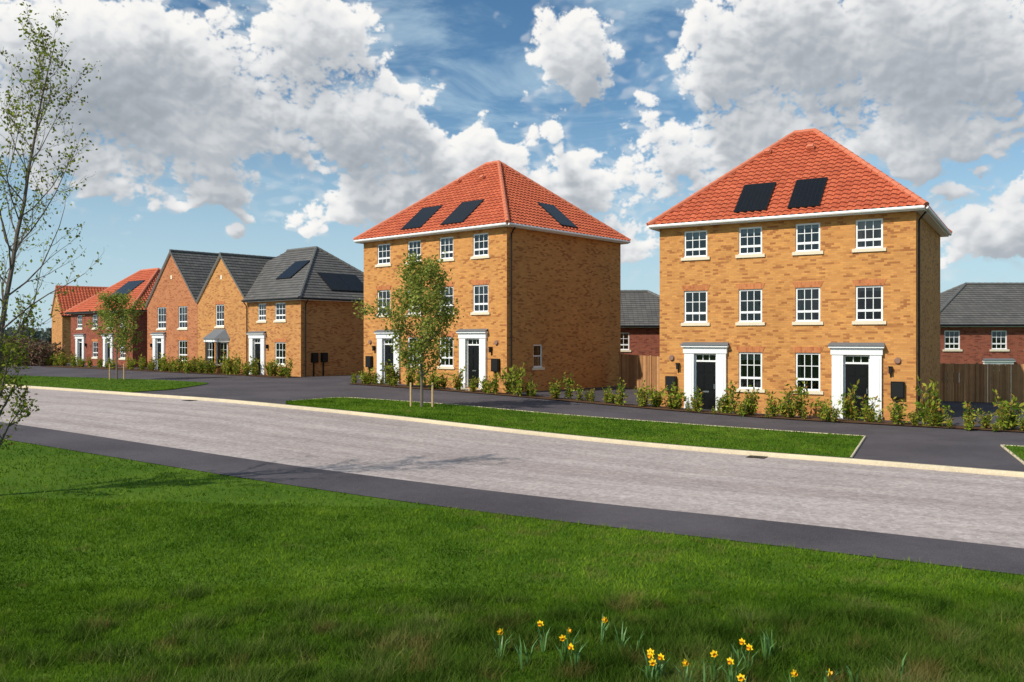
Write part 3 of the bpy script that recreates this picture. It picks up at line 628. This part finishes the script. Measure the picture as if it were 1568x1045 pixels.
# ------------------------------------------------------------------ grass blades
NG=768; GS=.1; gwn=np.fft.rfft2(np.random.default_rng(5).normal(size=(NG,NG))); gfx=np.fft.rfftfreq(NG)/GS; gfy=np.fft.fftfreq(NG)/GS
def gnoise(fc,bw,sh):
    r=np.hypot(gfx[None],gfy[:,None])+1e-6; o=np.fft.irfft2(gwn*np.exp(-(np.log(r/fc))**2/(2*bw*bw)),s=(NG,NG)); o/=o.std(); return np.roll(o,sh*57,(0,1))
gA=gnoise(.16,.5,1);gB=gnoise(.6,.5,3);gC=gnoise(2.2,.6,6);gD=gnoise(.9,.7,9)
def gs(g,x,y): return g[((y/GS).astype(int))%NG,((x/GS).astype(int))%NG]
def blades(name,P,h,wd,mat,lean=.5,base=.5,brown=.6,bt=.9):
    n=len(P); az=rng.uniform(0,6.283,n); s=np.c_[np.cos(az),np.sin(az),np.zeros(n)]; l=rng.normal(size=(n,2))*lean*h[:,None]
    top=P+np.c_[l,h]; W=wd[:,None]; x,y=P[:,0],P[:,1]
    V=np.stack([P-s*W,P+s*W,top],1).reshape(-1,3); F=np.arange(3*n).reshape(n,3)
    v=base+.11*gs(gA,x,y)+.12*gs(gB,x,y)+.09*gs(gC,x,y)+rng.normal(0,.14,n)-.14*(1-sstep(8.3,12,y))  # near blades darker: rougher grass, plus cloud shade painted into the colour
    br=brown*sstep(bt,bt+1.3,gs(gD,x,y)+.5*gs(gA,x,y)+rng.normal(0,.35,n)+np.where(x<-1,-.7,0))
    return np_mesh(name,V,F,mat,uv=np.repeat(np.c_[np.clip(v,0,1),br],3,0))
def lawn_pts(n,y0,y1):
    y=rng.uniform(y0,y1,n); x=rng.uniform(-.66,.66,n)*y
    keep=rng.uniform(0,y1,n)<y; x=x[keep];y=y[keep]
    ye=np.interp(x,lawnE[:,0],lawnE[:,1]); k=y<ye-.02+rng.normal(0,.03,len(x)); return x[k],y[k]
Px=[];Hh=[];Ww=[]
for n,y0,y1,hh,ww in ((240000,7.2,11,.045,.004),(150000,11,16,.045,.0065),(90000,16,30,.05,.011)):
    x,y=lawn_pts(n,y0,y1); Px.append(np.c_[x,y,gz(x,y)]); Hh.append(hh*rng.uniform(.5,1.3,len(x))*(1+.35*np.clip(gs(gC,x,y),-1,2))); Ww.append(np.full(len(x),ww))
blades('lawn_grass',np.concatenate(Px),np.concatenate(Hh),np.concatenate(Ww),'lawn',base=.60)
nc=800; cy=rng.uniform(7.3,10.6,nc); cx=rng.uniform(-.66,.66,nc)*cy; pr_=np.clip((10.8-cy)/1.8,0,1)*np.clip((cx+5.5)/4,0.2,1); kk=rng.uniform(0,1,nc)<pr_; cx=cx[kk];cy=cy[kk]
ci_=rng.integers(0,len(cx),120000); x=cx[ci_]+rng.normal(0,.11,120000); y=cy[ci_]+rng.normal(0,.09,120000)
hcl=rng.uniform(.5,1.5,len(cx))[ci_]
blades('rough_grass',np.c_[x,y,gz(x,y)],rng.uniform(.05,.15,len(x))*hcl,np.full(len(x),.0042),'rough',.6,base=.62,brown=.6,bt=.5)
def tri_pts(A,B,dens,name,dz):
    A=resamp(A,60);B=resamp(B,60); n=dens; i=rng.uniform(0,59,n);t=rng.uniform(0,1,n); ii=np.arange(60)
    a=np.c_[np.interp(i,ii,A[:,0]),np.interp(i,ii,A[:,1])];b=np.c_[np.interp(i,ii,B[:,0]),np.interp(i,ii,B[:,1])]; p=a+(b-a)*t[:,None]
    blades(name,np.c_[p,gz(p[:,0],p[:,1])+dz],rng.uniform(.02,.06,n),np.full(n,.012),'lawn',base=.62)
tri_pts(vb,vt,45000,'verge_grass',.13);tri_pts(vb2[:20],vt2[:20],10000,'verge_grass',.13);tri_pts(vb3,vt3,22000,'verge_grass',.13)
# daffodils
def daff(x,y,k,flower=True):
    rd=random.Random(k); E=empty('daffodil',(x,y,gzf(x,y)),rd.uniform(-.6,.6)); mb=MB(); h=rd.uniform(.25,.31)
    s0=Vector((0,0,0));s1=Vector((rd.uniform(-.02,.02),0,h*.6));s2=Vector((rd.uniform(-.03,.03),-.01,h)); c=s2+Vector((0,-.03,0))
    if flower:
        mb.tube(s0,s1,.004,.004,'dleaf',5);mb.tube(s1,s2,.004,.003,'dleaf',5);mb.tube(s2,c,.004,.006,'dleaf',5)
        d=Vector((rd.uniform(-.9,.9),-1,rd.uniform(-.3,.2))).normalized(); a=d.orthogonal().normalized(); b=d.cross(a)
        for i in range(6):
            th=i*math.pi/3; r=a*math.cos(th)+b*math.sin(th); t=a*-math.sin(th)+b*math.cos(th)
            mb.poly([c+r*.006,c+r*.022+t*.014+d*.004,c+r*.041,c+r*.022-t*.014+d*.004],'petal')
        n=8
        for i in range(n):
            t0=2*math.pi*i/n;t1=2*math.pi*(i+1)/n; r0=a*math.cos(t0)+b*math.sin(t0);r1=a*math.cos(t1)+b*math.sin(t1)
            mb.poly([c+r0*.011,c+r1*.011,c+r1*.018+d*.030,c+r0*.018+d*.030],'cup')
    for i in range(rd.randint(5,9)):
        az=rd.uniform(0,6.28);L=rd.uniform(.2,.36);o=Vector((math.cos(az),math.sin(az),0)); t=Vector((-o.y,o.x,0))*.008
        p0=o*.02;p1=o*.06+Vector((0,0,L*.6));p2=o*rd.uniform(.1,.17)+Vector((0,0,L*rd.uniform(.8,1)))
        mb.poly([p0-t,p0+t,p1+t,p1-t],'dleaf');mb.poly([p1-t,p1+t,p2],'dleaf')
    mb.build('flower_stem_leaves',E)
for k,(x,y) in enumerate([(-.12,8.57),(.32,8.78),(.56,8.57),(.5,8.43),(.6,8.25),(.92,8.92),(1.28,8.0),(1.31,7.85),(1.27,7.9),(1.35,7.95),(1.57,7.8),(1.87,8.0),(1.99,7.8),(2.2,8.3),(2.23,8.15),(2.79,7.65),(1.98,7.45),(2.45,7.5)]): daff(x,y,k)
for k,(x,y) in enumerate([(1.22,8.6),(.15,8.4),(2.5,8.5),(.1,8.3),(3.1,7.8),(1.7,7.6),(3.6,8.0),(2.6,8.6),(1.1,8.7)]): daff(x,y,40+k,False)
# ------------------------------------------------------------------ sky: procedural cumulus field over the whole upper hemisphere (azimuth x elevation)
W_,H_=6144,1536; PR=W_/(2*math.pi)
azg=(np.arange(W_)+.5)/PR-math.pi; elg=(np.arange(H_)+.5)/PR
wn=np.random.default_rng(21).normal(size=(H_,W_)).astype(np.float32); WF=np.fft.rfft2(wn); del wn
fx=np.fft.rfftfreq(W_)*PR; fy=np.fft.fftfreq(H_)*PR
def octave(fc,sh,st=1.35,bw=.38):
    r=np.hypot(fx[None],(fy/st)[:,None])+1e-6; g=np.exp(-(np.log(r/fc))**2/(2*bw*bw)); o=np.fft.irfft2(WF*g,s=(H_,W_)).astype(np.float32)
    o/=o.std(); return np.roll(o,(sh*131%H_,sh*977),(0,1))
blobs=[(200,100,260,95,.9),(60,175,190,60,.6),(330,185,180,50,.8),(480,40,100,65,.75),(560,205,165,52,.95),(640,170,75,55,.8),(310,315,78,32,1.0),(110,245,140,42,.75),(180,290,60,22,.5),(850,50,75,60,.8),(890,105,75,50,.8),(1120,70,100,75,.85),(1330,60,230,110,.9),(1490,130,160,75,.85),(1110,205,100,42,.8),(1040,270,100,38,.85),(1250,235,150,38,.7),(1470,235,130,28,.75),(560,305,78,42,.95),(690,290,88,50,.95),(850,295,120,50,.95),(770,225,55,32,.8),(1530,340,115,55,1.0),(960,375,90,26,.6),(1500,395,110,20,.45),(490,350,60,22,.6)]
holes=[(720,80,100,100,.75),(1005,90,28,65,.6),(420,400,120,50,.3),(230,400,140,45,.25),(40,350,70,40,.25),(1400,285,150,14,.5),(740,170,55,30,.4)]
AZ=azg[None].astype(np.float32); EL=elg[:,None].astype(np.float32)
w1=octave(10,3)*.012+octave(22,5)*.007; w2=octave(10,8)*.009+octave(22,11)*.006
r0=int(.75*PR); c0_=int((math.pi-.85)*PR);c1_=int((math.pi+.85)*PR)
Aw=(AZ+w1)[:r0,c0_:c1_];Ew=(EL+w2)[:r0,c0_:c1_]; sub=np.full(Aw.shape,-.32,np.float32)
pos_=np.zeros_like(sub)
for lst,sg in ((blobs,1),(holes,-1)):
    for px,py,rx,ry,wt in lst:
        a=math.atan((px-784)/1320);e=math.atan((518-py)/1320*math.cos(a)); rx_=rx/1320*.95;ry_=ry/1320
        de=Ew-e; dn=np.where(de<0,de/(ry_*.8),de/(ry_*1.1)); gss=np.exp(-(((Aw-a)/rx_)**2+dn**2))*wt
        if sg>0: pos_=1-(1-pos_)*(1-np.clip(gss,0,.97))
        else: sub-=gss
sub+=pos_*1.0
big=octave(3.0,2)*.26-.36
mask=sstep(.85,.70,np.abs(AZ))*sstep(.75,.62,EL); env=big*(1-mask); tmp=np.zeros_like(env); tmp[:r0,c0_:c1_]=sub; env+=tmp*mask
del w1,w2,tmp
Bo=lambda fc,sh:(np.abs(octave(fc,sh))-.80)
oc6=octave(6,4); b12=Bo(12,7); b20=Bo(20,8)
low=env+oc6*.09+.09*b12+.05*b20
midf=low+.05*b20+.075*Bo(34,9)
det=.045*Bo(64,10)+.026*octave(110,11)
D=midf+det+.018*octave(200,12)+.012*octave(360,13)
def shift(A,dx,dy):
    s=np.roll(A,-dx,1); o=np.zeros_like(s); o[:H_-dy]=s[dy:]; return o
lowc=np.clip(low*1.1+.05,0,1.0); T=np.zeros_like(D)
for j in range(1,19): T+=shift(lowc,int(round(-.35*j*3.6)),int(round(.93*j*3.6)))
lit=np.exp(-T*.155)
h1=midf+det*.6; rel=(h1-shift(h1,-3,6))
rel=np.tanh(rel*4)*.22
light=.12+.92*lit+rel*(.30+.70*lit)+.06*oc6*(1-lit)
light=np.clip(light,0,1)
alpha=sstep(-.03,.20,D)*.98
veil=.40*sstep(-.34,.05,env+.10*oc6+.08*octave(40,15))*sstep(-.6,1.2,octave(26,16,2.2)); alpha=np.maximum(alpha,veil*.8)
buf=np.zeros((H_,W_,4),np.float32); buf[...,0]=light;buf[...,1]=alpha;buf[...,3]=1
img=bpy.data.images.new('cloud_field',W_,H_,alpha=False,float_buffer=False); img.colorspace_settings.name='Non-Color'; img.pixels.foreach_set(buf.ravel()); img.update(); img.pack()
del buf,T,light,D,env,WF,low,midf,det,rel,h1,lowc
w=bpy.data.worlds.new('World'); scene.world=w; w.use_nodes=True; t=w.node_tree; t.nodes.clear(); q=NB(t)
SUN=Vector((-.8,-.6,0)).normalized()*math.cos(math.radians(40))+Vector((0,0,math.sin(math.radians(40))))
sky=q.n('ShaderNodeTexSky',sky_type='NISHITA'); sky.sun_disc=False; sky.sun_elevation=math.radians(40); sky.sun_rotation=math.atan2(-.8,-.6)%(2*math.pi); sky.air_density=1.0;sky.dust_density=.6;sky.ozone_density=2.5
tc=q.n('ShaderNodeTexCoord'); sp=q.n('ShaderNodeSeparateXYZ',{0:tc.outputs['Generated']})
az=q.m('ARCTAN2',sp.outputs[0],sp.outputs[1]); el=q.m('ARCSINE',sp.outputs[2])
uvv=q.n('ShaderNodeCombineXYZ',{0:q.m('MULTIPLY_ADD',az,1/(2*math.pi),.5),1:q.m('MAXIMUM',q.m('MULTIPLY',el,PR/H_),.001),2:0.0}).outputs[0]
tex=q.n('ShaderNodeTexImage',{0:uvv}); tex.image=img; tex.extension='REPEAT'; tex.interpolation='Linear'
sc_=q.n('ShaderNodeSeparateColor',{0:tex.outputs[0]})
cc=q.n('ShaderNodeValToRGB',{0:sc_.outputs[0]}); e=cc.color_ramp.elements; e[0].color=(.29,.325,.37,1); e[1].color=(1.0,.985,.955,1); e.new(.3).color=(.47,.505,.545,1); e.new(.65).color=(.82,.83,.84,1)
ci=q.n('ShaderNodeVectorMath',{0:q.n('ShaderNodeCombineXYZ',{0:az,1:el,2:0.0}).outputs[0],1:(2.2,7.0,1)},operation='MULTIPLY').outputs[0]
cn=q.n('ShaderNodeTexNoise',{'Vector':ci,'Scale':2.2,'Detail':5.0,'Roughness':.62,'Distortion':.8}).outputs[0]
cia=q.m('MULTIPLY',q.ramp(cn,.36,.70),.55)
hz=q.m('SUBTRACT',1.0,q.ramp(el,-.02,.32)); haze=q.m('MULTIPLY',hz,.82)
skyc=q.mix(1.0,sky.outputs[0],(.70,1.0,1.10),'MULTIPLY')
bgS=q.n('ShaderNodeBackground',{0:skyc,1:.095})
bgH=q.n('ShaderNodeBackground',{0:(.57,.74,.84,1),1:1.0}); bgW=q.n('ShaderNodeBackground',{0:cc.outputs[0],1:.97})
s1=q.n('ShaderNodeMixShader',{0:q.m('MAXIMUM',haze,cia),1:bgS.outputs[0],2:bgH.outputs[0]})
s2=q.n('ShaderNodeMixShader',{0:sc_.outputs[1],1:s1.outputs[0],2:bgW.outputs[0]})
out=q.n('ShaderNodeOutputWorld',{0:s2.outputs[0]})
# ------------------------------------------------------------------ sun, camera
sl=bpy.data.lights.new('sun','SUN'); sl.energy=4.8; sl.angle=math.radians(.5); sl.color=(1,.94,.84); so=link(bpy.data.objects.new('sun',sl)); so.rotation_euler=SUN.to_track_quat('Z','Y').to_euler()
cam=bpy.data.cameras.new('camera'); cam.lens=30.3; cam.sensor_width=36; cam.clip_end=6000; cam.shift_y=-4.5/1568; co=link(bpy.data.objects.new('camera',cam)); co.location=(0,0,2.57); co.rotation_euler=(math.radians(90),0,0); scene.camera=co
scene.view_settings.view_transform='Standard'; scene.view_settings.look='None'; scene.view_settings.exposure=0
